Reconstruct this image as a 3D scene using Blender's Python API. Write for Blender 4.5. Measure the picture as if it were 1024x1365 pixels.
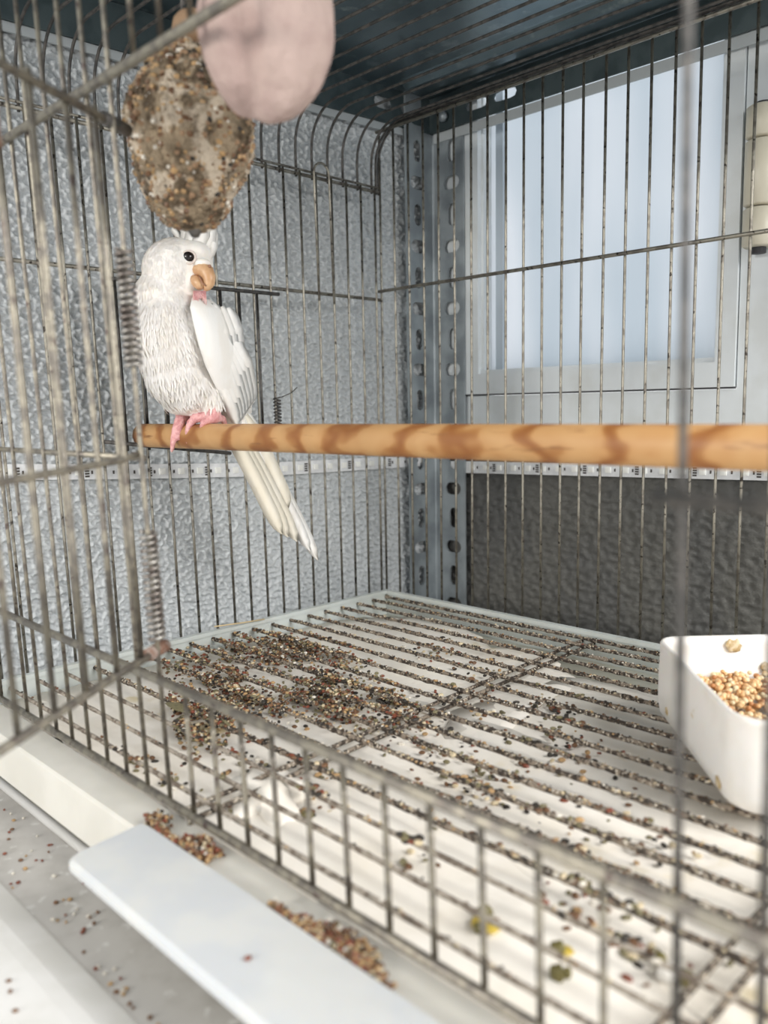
import bpy, math, random
import numpy as np
from mathutils import Vector, Matrix
random.seed(7)
for o in list(bpy.data.objects): bpy.data.objects.remove(o)
scn = bpy.context.scene
COL = scn.collection

# ------------------------------------------------------------------ camera
CAMR = ((0.70587419, -0.07649086, 0.70419512),
        (0.70812588, 0.10048583, -0.69889938),
        (-0.01730222, 0.99199382, 0.12509552))
CAMP = Vector((0.60496, -0.60175, 0.18865))
cam = bpy.data.cameras.new('camera')
cam.sensor_fit = 'HORIZONTAL'; cam.sensor_width = 36.0
cam.lens = 1109.35 / 1024 * 36.0
cam.clip_start = 0.01; cam.clip_end = 50
cam.dof.use_dof = True; cam.dof.focus_distance = 0.64; cam.dof.aperture_fstop = 8.5
camo = bpy.data.objects.new('camera', cam); COL.objects.link(camo)
camo.matrix_world = Matrix.Translation(CAMP) @ Matrix(CAMR).to_4x4()
scn.camera = camo

# ------------------------------------------------------------------ world and light
w = bpy.data.worlds.new('daylight'); scn.world = w; w.use_nodes = True
bg = w.node_tree.nodes['Background']
bg.inputs[0].default_value = (0.96, 0.98, 1.0, 1); bg.inputs[1].default_value = 1.0
def area(name, loc, target, sx, sy, power, col):
    l = bpy.data.lights.new(name, 'AREA'); l.shape = 'RECTANGLE'; l.size = sx; l.size_y = sy
    l.energy = power; l.color = col
    o = bpy.data.objects.new(name, l); COL.objects.link(o)
    o.location = loc
    o.rotation_euler = (Vector(target) - Vector(loc)).to_track_quat('-Z', 'Y').to_euler()
    return o
# added lamp out of view to the right, brightens the tray and cage
area('side_fill_light', (1.70, -.12, .90), (0.2, -0.22, 0.0), .9, 1.0, 50, (1.0, 0.985, 0.96))
# added low lamp behind the viewer, grazes the stucco to bring out its relief
area('far_fill_light', (.12, -2.4, .60), (0.0, -0.1, 0.15), .5, .5, 27, (1.0, 0.96, 0.90))
scn.view_settings.view_transform = 'Standard'; scn.view_settings.look = 'None'
scn.view_settings.gamma = 1; scn.view_settings.use_curve_mapping = False
scn.view_settings.exposure = 0.0

# ------------------------------------------------------------------ materials
MATS = {}
def mat(name, col=(.8, .8, .8), rough=.5, metal=0.0, var=None, scale=40., bump=0., bscale=200., stretch=(1, 1, 1),
        col3=None, detail=4., thr=(.4, .6), sss=0., spec=.5, dist=.001, thr3=(.62, .68), scale3=None, alpha=None):
    m = bpy.data.materials.new(name); m.use_nodes = True
    nt = m.node_tree; b = nt.nodes['Principled BSDF']
    b.inputs['Base Color'].default_value = (*col, 1); b.inputs['Roughness'].default_value = rough
    b.inputs['Metallic'].default_value = metal; b.inputs['Specular IOR Level'].default_value = spec
    if sss:
        b.inputs['Subsurface Weight'].default_value = sss; b.inputs['Subsurface Radius'].default_value = (.004, .003, .002)
        b.inputs['Subsurface Scale'].default_value = 1.0
    g = nt.nodes.new('ShaderNodeNewGeometry')
    mp = nt.nodes.new('ShaderNodeMapping'); mp.inputs['Scale'].default_value = stretch
    nt.links.new(g.outputs['Position'], mp.inputs['Vector'])
    def noise(sc, det=detail):
        n = nt.nodes.new('ShaderNodeTexNoise'); n.inputs['Scale'].default_value = sc; n.inputs['Detail'].default_value = det
        nt.links.new(mp.outputs[0], n.inputs['Vector']); return n
    def ramp(src, a, bb):
        r = nt.nodes.new('ShaderNodeMapRange'); r.inputs['From Min'].default_value = a; r.inputs['From Max'].default_value = bb
        r.interpolation_type = 'SMOOTHSTEP'
        nt.links.new(src, r.inputs['Value']); return r.outputs[0]
    def mix(f, a, bb):
        x = nt.nodes.new('ShaderNodeMix'); x.data_type = 'RGBA'
        nt.links.new(f, x.inputs[0])
        for s, i in ((a, 6), (bb, 7)):
            if isinstance(s, tuple): x.inputs[i].default_value = (*s, 1)
            else: nt.links.new(s, x.inputs[i])
        return x.outputs[2]
    c = None
    if var:
        c = mix(ramp(noise(scale).outputs['Fac'], *thr), col, var)
        if col3:
            c = mix(ramp(noise(scale3 or scale * 2.3).outputs['Fac'], *thr3), c, col3)
        nt.links.new(c, b.inputs['Base Color'])
    if bump:
        n = noise(bscale, 3.)
        bp = nt.nodes.new('ShaderNodeBump'); bp.inputs['Strength'].default_value = bump; bp.inputs['Distance'].default_value = dist
        nt.links.new(n.outputs['Fac'], bp.inputs['Height']); nt.links.new(bp.outputs[0], b.inputs['Normal'])
    MATS[name] = m
    return m

mat('stucco_light', (.58, .605, .615), .85, bump=.5, bscale=420, dist=.002, var=(.52, .545, .555), scale=9)
mat('stucco_shaded', (.125, .123, .112), .75, bump=.5, bscale=400, dist=.0015, var=(.11, .11, .105), scale=12)  # shade on the wall below the window is put into this grey
mat('pvc_white', (.72, .76, .78), .35, var=(.66, .69, .69), scale=25, thr=(.45, .7), col3=(.33, .25, .14), scale3=60, thr3=(.74, .78))
mat('bead_grey', (.46, .53, .60), .4)
mat('gasket', (.05, .05, .055), .6)
mat('hinge_cream', (.60, .56, .45), .4)
mat('frosted', (.86, .9, .94), .5)
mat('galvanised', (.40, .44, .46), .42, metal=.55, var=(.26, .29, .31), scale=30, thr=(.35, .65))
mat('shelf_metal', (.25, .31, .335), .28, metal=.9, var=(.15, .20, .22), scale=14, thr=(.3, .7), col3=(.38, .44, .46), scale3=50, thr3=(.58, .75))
mat('beam_shaded', (.075, .10, .105), .45, metal=.5, var=(.05, .07, .075), scale=40)  # steel darkened: the beams' unlit, backlit look is put into the colour
mat('trim_grey', (.42, .45, .46), .5)
mat('wire', (.36, .335, .28), .4, metal=.75, var=(.22, .20, .17), scale=120, thr=(.45, .6), col3=(.05, .042, .035), scale3=260, thr3=(.60, .66), bump=.4, bscale=700, dist=.0006)
mat('wire_front', (.33, .30, .24), .42, metal=.65, var=(.20, .18, .155), scale=140, thr=(.42, .6), col3=(.12, .09, .08), scale3=200, thr3=(.62, .70), bump=.5, bscale=600, dist=.0008)
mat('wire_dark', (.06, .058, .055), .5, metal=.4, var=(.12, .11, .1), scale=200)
mat('spring_steel', (.38, .36, .33), .4, metal=.7, var=(.2, .17, .15), scale=160)
mat('rust', (.18, .085, .05), .8, var=(.26, .2, .17), scale=220)
mat('crust', (.24, .195, .15), .9, var=(.045, .034, .026), scale=300, thr=(.44, .54), col3=(.62, .56, .46), scale3=520, thr3=(.58, .64), bump=1., bscale=900, dist=.001)
mat('crust_light', (.34, .30, .25), .8, var=(.14, .11, .085), scale=260, thr=(.45, .58), bump=.6, bscale=700, dist=.0006)
mat('tray_plastic', (.60, .64, .62), .42, var=(.55, .58, .55), scale=20, sss=.15)
mat('tray_floor', (.42, .42, .36), .5, var=(.36, .35, .29), scale=25)
mat('tray_front', (.71, .69, .63), .38, var=(.65, .63, .57), scale=18, sss=.2)
mat('handle_plastic', (.63, .64, .63), .3, var=(.58, .60, .615), scale=30, sss=.25)
mat('paper', (.90, .855, .78), .8, var=(.86, .80, .70), scale=22, thr=(.4, .75), col3=(.70, .58, .33), scale3=26, thr3=(.62, .80), bump=.35, bscale=45, dist=.004)
mat('base_plastic', (.52, .50, .47), .5, var=(.42, .40, .37), scale=45, thr=(.4, .7), col3=(.66, .65, .62), scale3=110, thr3=(.6, .7))
mat('base_white', (.72, .71, .69), .4, var=(.66, .65, .62), scale=30)
mat('dish_white', (.82, .80, .77), .35, sss=.2, var=(.76, .73, .68), scale=30, thr=(.45, .7), col3=(.55, .42, .22), scale3=34, thr3=(.665, .70))
mat('pink_mineral', (.49, .37, .33), .9, var=(.42, .305, .275), scale=55, bump=.6, bscale=120, dist=.004)
mat('seedball', (.30, .23, .15), .9, var=(.09, .062, .035), scale=75, thr=(.44, .60), col3=(.56, .47, .36), scale3=60, thr3=(.53, .62), bump=1., bscale=350, dist=.004)
mat('cork', (.30, .19, .11), .8)
mat('plumage', (.92, .875, .82), .75, var=(.89, .835, .765), scale=60, sss=.25, bump=.35, bscale=170, dist=.002, stretch=(1, 1, .45))
mat('feather_white', (.88, .865, .835), .6, var=(.84, .81, .76), scale=90, stretch=(1, 1, .3), bump=.25, bscale=500, dist=.0006)
mat('feather_cream', (.86, .81, .70), .6, var=(.82, .76, .63), scale=80, stretch=(1, 1, .3), bump=.25, bscale=500, dist=.0006)
mat('skin_pink', (.78, .43, .42), .5, var=(.62, .28, .28), scale=260, bump=.6, bscale=700, dist=.0012, sss=.3)
mat('beak_horn', (.66, .42, .24), .38, var=(.58, .34, .18), scale=120, sss=.2)
mat('nostril', (.30, .15, .09), .6)
mat('eye_black', (.012, .007, .006), .08)
mat('eye_ring', (.70, .60, .54), .6)
mat('led_tape', (.78, .79, .80), .5, var=(.7, .71, .72), scale=150)
mat('led_chip', (.86, .86, .82), .3)
mat('pad_dark', (.06, .05, .045), .5)
mat('straw', (.62, .48, .27), .8)
SEEDC = {'seed_red': (.22, .058, .028), 'seed_brown': (.17, .085, .04), 'seed_dark': (.030, .024, .018), 'seed_olive': (.19, .165, .085),
         'seed_cream': (.66, .55, .36), 'seed_tan': (.47, .30, .14), 'hull_white': (.74, .69, .60)}
for k, v in SEEDC.items(): mat(k, v, .55, var=tuple(c * .75 for c in v), scale=500)
mat('millet_a', (.72, .42, .19), .4); mat('millet_b', (.80, .56, .30), .4); mat('millet_c', (.46, .20, .07), .4); mat('millet_d', (.80, .66, .42), .4); mat('millet_e', (.07, .04, .025), .5)
mat('stain_brown', (.42, .30, .14), .7, var=(.62, .52, .36), scale=300, thr=(.4, .6))
mat('dropping_green', (.13, .11, .03), .5); mat('dropping_yellow', (.50, .37, .06), .35); mat('dropping_white', (.74, .72, .68), .5)
mat('floor_grey', (.35, .34, .33), .7, var=(.28, .27, .26), scale=10)

def wood_material():
    m = bpy.data.materials.new('perch_wood'); m.use_nodes = True; nt = m.node_tree; b = nt.nodes['Principled BSDF']
    b.inputs['Roughness'].default_value = .5
    g = nt.nodes.new('ShaderNodeNewGeometry'); mp = nt.nodes.new('ShaderNodeMapping'); mp.inputs['Scale'].default_value = (1, 1.6, 1.3)
    nt.links.new(g.outputs['Position'], mp.inputs[0])
    wv = nt.nodes.new('ShaderNodeTexWave'); wv.wave_type = 'BANDS'; wv.bands_direction = 'X'
    wv.inputs['Scale'].default_value = 7.5; wv.inputs['Distortion'].default_value = 7; wv.inputs['Detail'].default_value = 2; wv.inputs['Detail Scale'].default_value = 3.5
    nt.links.new(mp.outputs[0], wv.inputs['Vector'])
    r = nt.nodes.new('ShaderNodeValToRGB'); e = r.color_ramp.elements
    e[0].position = .0; e[0].color = (.30, .115, .032, 1); e[1].position = 1; e[1].color = (.56, .32, .135, 1)
    x = e.new(.28); x.color = (.40, .185, .06, 1); x = e.new(.5); x.color = (.52, .28, .11, 1)
    nt.links.new(wv.outputs['Fac'], r.inputs[0])
    n = nt.nodes.new('ShaderNodeTexNoise'); n.inputs['Scale'].default_value = 260; n.inputs['Detail'].default_value = 5
    mp2 = nt.nodes.new('ShaderNodeMapping'); mp2.inputs['Scale'].default_value = (.12, 1, 1); nt.links.new(g.outputs['Position'], mp2.inputs[0]); nt.links.new(mp2.outputs[0], n.inputs['Vector'])
    mr = nt.nodes.new('ShaderNodeMapRange'); mr.inputs[1].default_value = .62; mr.inputs[2].default_value = .74; nt.links.new(n.outputs['Fac'], mr.inputs[0])
    mx = nt.nodes.new('ShaderNodeMix'); mx.data_type = 'RGBA'; mx.inputs[7].default_value = (.25, .11, .04, 1)
    nt.links.new(mr.outputs[0], mx.inputs[0]); nt.links.new(r.outputs[0], mx.inputs[6]); nt.links.new(mx.outputs[2], b.inputs['Base Color'])
    MATS['perch_wood'] = m
wood_material()

def glass_material():
    # frosted pane: light from outside scatters through it
    m = bpy.data.materials.new('frosted_pane'); m.use_nodes = True; nt = m.node_tree; nt.nodes.remove(nt.nodes['Principled BSDF'])
    out = nt.nodes['Material Output']
    g = nt.nodes.new('ShaderNodeNewGeometry'); mp = nt.nodes.new('ShaderNodeMapping'); mp.inputs['Scale'].default_value = (1, 1, .22)
    nt.links.new(g.outputs['Position'], mp.inputs[0])
    n = nt.nodes.new('ShaderNodeTexNoise'); n.inputs['Scale'].default_value = 13; n.inputs['Detail'].default_value = 2.5
    nt.links.new(mp.outputs[0], n.inputs['Vector'])
    r = nt.nodes.new('ShaderNodeValToRGB'); e = r.color_ramp.elements
    e[0].position = .36; e[0].color = (.80, .85, .89, 1); e[1].position = .60; e[1].color = (.955, .975, 1.0, 1)
    nt.links.new(n.outputs['Fac'], r.inputs[0])
    t = nt.nodes.new('ShaderNodeBsdfTranslucent'); nt.links.new(r.outputs[0], t.inputs[0])
    gl = nt.nodes.new('ShaderNodeBsdfGlossy'); gl.inputs['Roughness'].default_value = .25
    mx = nt.nodes.new('ShaderNodeMixShader'); mx.inputs[0].default_value = .06
    nt.links.new(t.outputs[0], mx.inputs[1]); nt.links.new(gl.outputs[0], mx.inputs[2]); nt.links.new(mx.outputs[0], out.inputs[0])
    MATS['frosted_pane'] = m
glass_material()

# ------------------------------------------------------------------ mesh helpers
def V(*a): return Vector(a)
class MB:
    def __init__(s): s.v = []; s.f = []; s.m = []
    def add(s, vs, fs, mi=0):
        o = len(s.v); s.v += [tuple(p) for p in vs]
        for f in fs: s.f.append(tuple(i + o for i in f)); s.m.append(mi)
        return s
    def box(s, x0, x1, y0, y1, z0, z1, mi=0):
        vs = [(x, y, z) for z in (z0, z1) for y in (y0, y1) for x in (x0, x1)]
        return s.add(vs, [(0, 2, 3, 1), (4, 5, 7, 6), (0, 1, 5, 4), (2, 6, 7, 3), (0, 4, 6, 2), (1, 3, 7, 5)], mi)
    def prism(s, poly, axis, a, b, mi=0):
        # poly of 2D points extruded along axis: 'x' -> poly in (y, z)
        n = len(poly)
        def mk(p, t): return {'x': (t, p[0], p[1]), 'y': (p[0], t, p[1]), 'z': (p[0], p[1], t)}[axis]
        vs = [mk(p, a) for p in poly] + [mk(p, b) for p in poly]
        fs = [tuple(range(n))[::-1], tuple(range(n, 2 * n))] + [(i, (i + 1) % n, n + (i + 1) % n, n + i) for i in range(n)]
        return s.add(vs, fs, mi)
    def tube(s, pts, r, seg=8, closed=False, mi=0, cap=True):
        pts = [Vector(p) for p in pts]; n = len(pts)
        rs = r if isinstance(r, (list, tuple)) else [r] * n
        t0 = (pts[1] - pts[0]).normalized()
        u = t0.orthogonal().normalized(); base = len(s.v); t_prev = t0
        for i in range(n):
            t = (pts[min(i + 1, n - 1)] - pts[max(i - 1, 0)]).normalized()
            q = t_prev.rotation_difference(t); u = (q @ u); u = (u - t * u.dot(t)).normalized(); t_prev = t
            w_ = t.cross(u)
            for k in range(seg):
                a = 2 * math.pi * k / seg
                s.v.append(tuple(pts[i] + (u * math.cos(a) + w_ * math.sin(a)) * rs[i]))
        for i in range(n - 1):
            for k in range(seg):
                a = base + i * seg + k; b = base + i * seg + (k + 1) % seg
                s.f.append((a, b, b + seg, a + seg)); s.m.append(mi)
        if cap:
            s.f.append(tuple(base + k for k in range(seg))[::-1]); s.m.append(mi)
            s.f.append(tuple(base + (n - 1) * seg + k for k in range(seg))); s.m.append(mi)
        return s
    def blob(s, c, r, rot=None, nu=8, nv=5, mi=0, fn=None):
        vs = []; rot = rot or Matrix.Identity(3); c = Vector(c)
        for j in range(nv + 1):
            ph = math.pi * j / nv
            for k in range(nu):
                th = 2 * math.pi * k / nu
                d = Vector((math.sin(ph) * math.cos(th), math.sin(ph) * math.sin(th), math.cos(ph)))
                q = Vector((d.x * r[0], d.y * r[1], d.z * r[2]))
                if fn: q = fn(d, q)
                vs.append(c + rot @ q)
                if j in (0, nv): break
        fs = []
        def idx(j, k): return 0 if j == 0 else (1 + (nv - 1) * nu if j == nv else 1 + (j - 1) * nu + k % nu)
        for j in range(nv):
            for k in range(nu):
                a, b, c2, d2 = idx(j, k), idx(j, k + 1), idx(j + 1, k + 1), idx(j + 1, k)
                f = [a, d2, c2, b]
                if j == 0: f = [a, d2, c2]
                if j == nv - 1: f = [a, d2, b]
                fs.append(tuple(f))
        return s.add(vs, fs, mi)

WLOC = {}   # world location of parents
def mesh_of(name, mb, mats, smooth=False):
    me = bpy.data.meshes.new(name); me.from_pydata(mb.v, [], mb.f)
    for m in (mats if isinstance(mats, (list, tuple)) else [mats]): me.materials.append(MATS[m])
    if any(mb.m): me.polygons.foreach_set('material_index', mb.m)
    if smooth: me.polygons.foreach_set('use_smooth', [True] * len(me.polygons))
    me.update(); return me
def link(name, me, parent=None, loc=(0, 0, 0), rot=None, scale=None):
    o = bpy.data.objects.new(name, me); COL.objects.link(o)
    p = Vector(loc); WLOC[o.name] = p.copy()
    if parent is not None:
        o.parent = parent; o.location = p - WLOC[parent.name]
    else: o.location = p
    if rot is not None:
        o.rotation_mode = 'QUATERNION'; o.rotation_quaternion = rot
    if scale: o.scale = scale
    return o
def build(name, mb, mats, parent=None, smooth=False, origin=None):
    # mesh given in world coordinates; its origin is put at `origin` (or the parent's location)
    og = Vector(origin) if origin is not None else (WLOC[parent.name] if parent is not None else Vector((0, 0, 0)))
    mb.v = [tuple(Vector(p) - og) for p in mb.v]
    return link(name, mesh_of(name, mb, mats, smooth), parent, og)
def thing(name, label, cat, loc=(0, 0, 0), group=None):
    o = bpy.data.objects.new(name, None); COL.objects.link(o); o.location = loc; o.empty_display_size = .02
    WLOC[o.name] = Vector(loc); tag(o, label, cat, group); return o
def tag(o, label=None, cat=None, group=None, kind=None):
    if label: o['label'] = label
    if cat: o['category'] = cat
    if group: o['group'] = group
    if kind: o['kind'] = kind
    return o

def part(name, parent):
    o = bpy.data.objects.new(name, None); COL.objects.link(o); o.empty_display_size = .02
    o.parent = parent; WLOC[o.name] = WLOC[parent.name].copy(); return o
def rail(pts, r, parent, material='wire', name='rail'):
    return build(name, MB().tube(pts, r, 10), material, parent, True)
UNIT = {}
def wire(name, a, b, r, parent, material='wire', seg=8):
    # one straight wire: a shared unit cylinder placed between a and b
    key = (r, material)
    if key not in UNIT:
        UNIT[key] = mesh_of('wire_mesh', MB().tube([(0, 0, z) for z in (0, .25, .5, .75, 1)], r, seg), material, True)
    a = Vector(a); b = Vector(b); d = b - a
    return link(name, UNIT[key], parent, a, d.to_track_quat('Z', 'Y'), (1, 1, d.length))

def stadium(du, dv, ang):
    # radial distance of a slot of full size du x dv at an angle
    r = min(du, dv) / 2; hu = du / 2 - r; hv = dv / 2 - r
    lo, hi = 0.0, max(du, dv)
    for _ in range(30):
        m = (lo + hi) / 2; x, y = m * math.cos(ang), m * math.sin(ang)
        d = math.hypot(max(abs(x) - hu, 0), max(abs(y) - hv, 0)) - r
        if d > 0: hi = m
        else: lo = m
    return lo
def slotted(mb, u0, u1, cells, place, t, mi=0):
    # cells: (v0, v1, cu, cv, du, dv) or (v0, v1) without slot; place(u, v, w) -> world
    for c in cells:
        v0, v1 = c[0], c[1]
        if len(c) == 2:
            vs = [place(u, v, w_) for w_ in (0, t) for (u, v) in ((u0, v0), (u1, v0), (u1, v1), (u0, v1))]
            mb.add(vs, [(0, 1, 2, 3), (4, 7, 6, 5), (0, 4, 5, 1), (1, 5, 6, 2), (2, 6, 7, 3), (3, 7, 4, 0)], mi); continue
        cu, cv, du, dv = c[2:]
        angs = sorted([2 * math.pi * k / 20 for k in range(20)] + [math.atan2(y - cv, x - cu) % (2 * math.pi) for x in (u0, u1) for y in (v0, v1)])
        inn, outp = [], []
        for a in angs:
            ca, sa = math.cos(a), math.sin(a); rr = stadium(du, dv, a)
            inn.append((cu + rr * ca, cv + rr * sa))
            q = 1e9
            if ca > 1e-9: q = min(q, (u1 - cu) / ca)
            if ca < -1e-9: q = min(q, (u0 - cu) / ca)
            if sa > 1e-9: q = min(q, (v1 - cv) / sa)
            if sa < -1e-9: q = min(q, (v0 - cv) / sa)
            outp.append((cu + q * ca, cv + q * sa))
        n = len(angs)
        vs = [place(u, v, 0) for u, v in inn] + [place(u, v, 0) for u, v in outp] + [place(u, v, t) for u, v in inn] + [place(u, v, t) for u, v in outp]
        fs = []
        for i in range(n):
            j = (i + 1) % n
            fs += [(i, j, n + j, n + i), (2 * n + i, 3 * n + i, 3 * n + j, 2 * n + j), (i, 2 * n + i, 2 * n + j, j), (n + i, n + j, 3 * n + j, 3 * n + i)]
        mb.add(vs, fs, mi)

# ------------------------------------------------------------------ room
XC, YC = -0.0166, 0.098            # corner of the slotted steel post
WA = math.radians(4.5)             # the rough wall runs a few degrees off the cage side
def wl(d, z, off=0.0):             # point on the left wall: d metres from the corner towards the viewer
    return Vector((XC - .004 + off - math.sin(WA) * d, YC + .012 - math.cos(WA) * d, z)) + Vector((0, 0, 0))
YW = 0.106
def relief(nu, nv, du, dv, lu, lv, seed, sharp=0.):
    # band-limited noise field (rough plaster), lu and lv are the grain sizes in metres
    rg = np.random.default_rng(seed); f = np.fft.rfft2(rg.standard_normal((nv, nu)))
    ku = np.fft.rfftfreq(nu, du)[None, :]; kv = np.fft.fftfreq(nv, dv)[:, None]
    q = (ku * lu) ** 2 + (kv * lv) ** 2
    h = np.fft.irfft2(f * np.exp(-q * 1.6) * (1 - np.exp(-q * 6)), s=(nv, nu)); h /= h.std()
    return np.where(h > 0, h * (1 - sharp), h * (1 + sharp))
def relief_wall(name, place, us, vs_, h, material, extra):
    nu, nv = len(us), len(vs_); co = []
    for j in range(nv):
        for i in range(nu): co.append(place(us[i], vs_[j], h[j, i]))
    m = MB(); m.v = co
    m.f = [(j * nu + i, j * nu + i + 1, (j + 1) * nu + i + 1, (j + 1) * nu + i) for j in range(nv - 1) for i in range(nu - 1)]; m.m = [0] * len(m.f)
    extra(m)
    return build(name, m, material, None, True)
nrm = Vector((-math.cos(WA), math.sin(WA), 0)) * .1
us = np.linspace(-.02, .70, 680); vs_ = np.linspace(-.10, .56, 620)
hh = relief(680, 620, .72 / 679, .66 / 619, .0044, .0037, 3, .35) * .00125
edge = np.minimum(1, np.minimum(np.arange(680), np.arange(680)[::-1]) / 4)[None, :] * np.minimum(1, np.minimum(np.arange(620), np.arange(620)[::-1]) / 4)[:, None]
hh = (np.clip(hh, -.0040, .0020) - .0022) * edge
def extra_left(m):
    def slab(d0, d1, z0, z1):
        p, q = wl(d0, 0), wl(d1, 0)
        vv = [(r.x, r.y, z) for z in (z0, z1) for r in (p, q, q + nrm, p + nrm)]
        m.add(vv, [(0, 1, 5, 4), (1, 2, 6, 5), (2, 3, 7, 6), (3, 0, 4, 7), (4, 5, 6, 7), (0, 3, 2, 1)])
    slab(-.02, .70, -.75, -.10); slab(-.02, .70, .56, 1.25); slab(.70, 1.3, -.75, 1.25)
    p, q = wl(-.02, 0) + nrm * .2, wl(.70, 0) + nrm * .2
    m.add([(p.x, p.y, -.1), (q.x, q.y, -.1), (q.x, q.y, .56), (p.x, p.y, .56)], [(0, 3, 2, 1)])
tag(relief_wall('wall_left', lambda d, z, h: tuple(wl(d, z, h)), us, vs_, hh, 'stucco_light', extra_left), 'rough pale grey stucco wall behind the left side of the cage', 'wall', kind='structure')
WX0, WX1, WZ0, WZ1 = -.018, .62, .137, .80          # window opening
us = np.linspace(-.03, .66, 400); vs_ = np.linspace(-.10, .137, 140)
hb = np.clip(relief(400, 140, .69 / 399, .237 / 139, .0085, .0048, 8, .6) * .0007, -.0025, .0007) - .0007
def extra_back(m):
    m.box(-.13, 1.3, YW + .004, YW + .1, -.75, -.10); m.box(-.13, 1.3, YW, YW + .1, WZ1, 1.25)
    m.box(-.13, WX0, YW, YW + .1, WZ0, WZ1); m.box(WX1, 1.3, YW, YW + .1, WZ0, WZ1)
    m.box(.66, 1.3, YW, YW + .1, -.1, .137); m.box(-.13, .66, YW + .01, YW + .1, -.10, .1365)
tag(relief_wall('wall_back', lambda x, z, h: (x, YW - h, z), us, vs_, hb, 'stucco_shaded', extra_back), 'rough wall below the window, its grey darkened for shade', 'wall', kind='structure')
tag(build('floor', MB().box(-.5, 1.3, -1.4, .2, -.78, -.75), 'floor_grey'), 'plain grey floor far below the shelf', 'floor', kind='structure')

# window: fixed frame, sash, frosted pane, hinge
win = MB()
win.box(WX0, WX1, YW - .004, YW + .05, WZ0, .1985); win.box(WX0, WX1, YW - .004, YW + .05, .745, WZ1)
win.box(WX0, .0200, YW - .004, YW + .05, .1985, .745); win.box(.3158, .372, YW - .004, YW + .05, .1985, .745)
win.box(.60, WX1, YW - .004, YW + .05, .1985, .745)
window = tag(build('window_1', win, 'pvc_white'), 'white plastic framed window with frosted glass behind the cage', 'window', kind='structure')
def sash(x0, x1, gx0, gx1):
    m = MB(); z0, z1, gz0, gz1 = .2005, .743, .2255, .718; y0, y1 = YW - .007, YW + .045
    m.box(x0, x1, y0, y1, z0, gz0 - .004); m.box(x0, x1, y0, y1, gz1 + .004, z1)
    m.box(x0, gx0 - .003, y0, y1, gz0 - .004, gz1 + .004); m.box(gx1 + .003, x1, y0, y1, gz0 - .004, gz1 + .004)
    # bevelled glazing bead round the pane
    for (ax, bx, az, bz) in ((gx0 - .003, gx1 + .003, gz0 - .004, gz0), (gx0 - .003, gx1 + .003, gz1, gz1 + .004)):
        m.box(ax, bx, y0 + .004, y1, az, bz)
    for (ax, bx) in ((gx0 - .003, gx0), (gx1, gx1 + .003)):
        m.box(ax, bx, y0 + .006, y1 - .02, gz0, gz1)
    s_ = build('sash', m, 'pvc_white', window)
    build('glass_pane', MB().box(gx0 - .002, gx1 + .002, YW + .012, YW + .017, gz0 - .002, gz1 + .002), 'frosted_pane', s_)
    g = MB(); 
    g.box(x0, x1, y0 + .002, y0 + .004, z0 - .0016, z0)
    build('seal', g, 'gasket', s_)
    build('glazing_bead', MB().prism([(gx0 + .006, YW + .0125), (gx0 + .008, YW + .009), (gx0 + .017, YW + .009), (gx0 + .018, YW + .0125)], 'z', gz0, gz1), 'bead_grey', s_)
    return s_
sash(.0210, .3148, .0470, .2950); sash(.3745, .5985, .398, .575)
hg = MB()
def knuckle(mb_, z0, z1, r):
    prof = [(r * .82, z0), (r, z0 + .0015), (r, z1 - .0015), (r * .82, z1)]
    n = 20; vs = []
    for rr, z in prof:
        for k in range(n):
            t = 2 * math.pi * k / n; vs.append((.3325 + rr * math.cos(t), YW - .012 + rr * math.sin(t), z))
    fs = [(j * n + k, j * n + (k + 1) % n, (j + 1) * n + (k + 1) % n, (j + 1) * n + k) for j in range(3) for k in range(n)]
    fs += [tuple(range(n))[::-1], tuple(range(3 * n, 4 * n))]
    mb_.add(vs, fs)
kk = None
for z0, z1 in ((.3095, .3398), (.3412, .3912), (.3926, .4170)):
    m = MB(); knuckle(m, z0, z1, .0125); o = build('hinge_knuckle', m, 'hinge_cream', window, True)
build('hinge_pin', MB().tube([(.3325, YW - .012, .305), (.3325, YW - .012, .4195)], .006, 12), 'gasket', window, True)

# ------------------------------------------------------------------ shelving unit of slotted steel angle
shelf = thing('shelving_unit', 'dark galvanised steel shelving with slotted corner post and shelf above the cage', 'shelving', (XC, YC, -.75))
T = .002
def post_cells(z0, z1, first, cu):
    cells = []; z = first; p = .0324; k = 0
    while z - p > z0: z -= p; k -= 1
    cells.append((z0, z - p / 2))
    while z + p / 2 < z1:
        if k % 2 == 0: cells.append((z - p / 2, z + p / 2, cu, z, .0105, .0225))
        else: cells.append((z - p / 2, z + p / 2, cu, z, .0215, .0135))
        z += p; k += 1
    cells.append((z - p / 2, z1)); return cells
mb = MB()
slotted(mb, .003, .044, post_cells(-.75, .51, .4547, .0275), lambda u, v, w_: (XC + u, YC - w_, v), T)
slotted(mb, .003, .044, post_cells(-.75, .51, .4547, .0265), lambda u, v, w_: (XC + w_, YC - u, v), T)
for k in range(4):     # rounded bend between the two flanges
    a0, a1 = math.pi / 2 * k / 4, math.pi / 2 * (k + 1) / 4
    def pt(a, r): return (XC + .004 - r * math.cos(a) , YC - .004 + r * math.sin(a))
    p = [pt(a0, .004), pt(a1, .004), pt(a1, .002), pt(a0, .002)]
    mb.prism(p, 'z', -.75, .51)
build('upright_post', mb, 'galvanised', shelf)
# beam along the window: slots in a row
mb = MB(); cells = []
cells = [(-.05, .029)]; x = .029
while x < .68:
    for L_ in (.038, .034): cells.append((x, x + L_, x + L_ / 2 + .001, .4895, .028, .0095)); x += L_
    cells.append((x, x + .45)); x += .45
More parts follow.
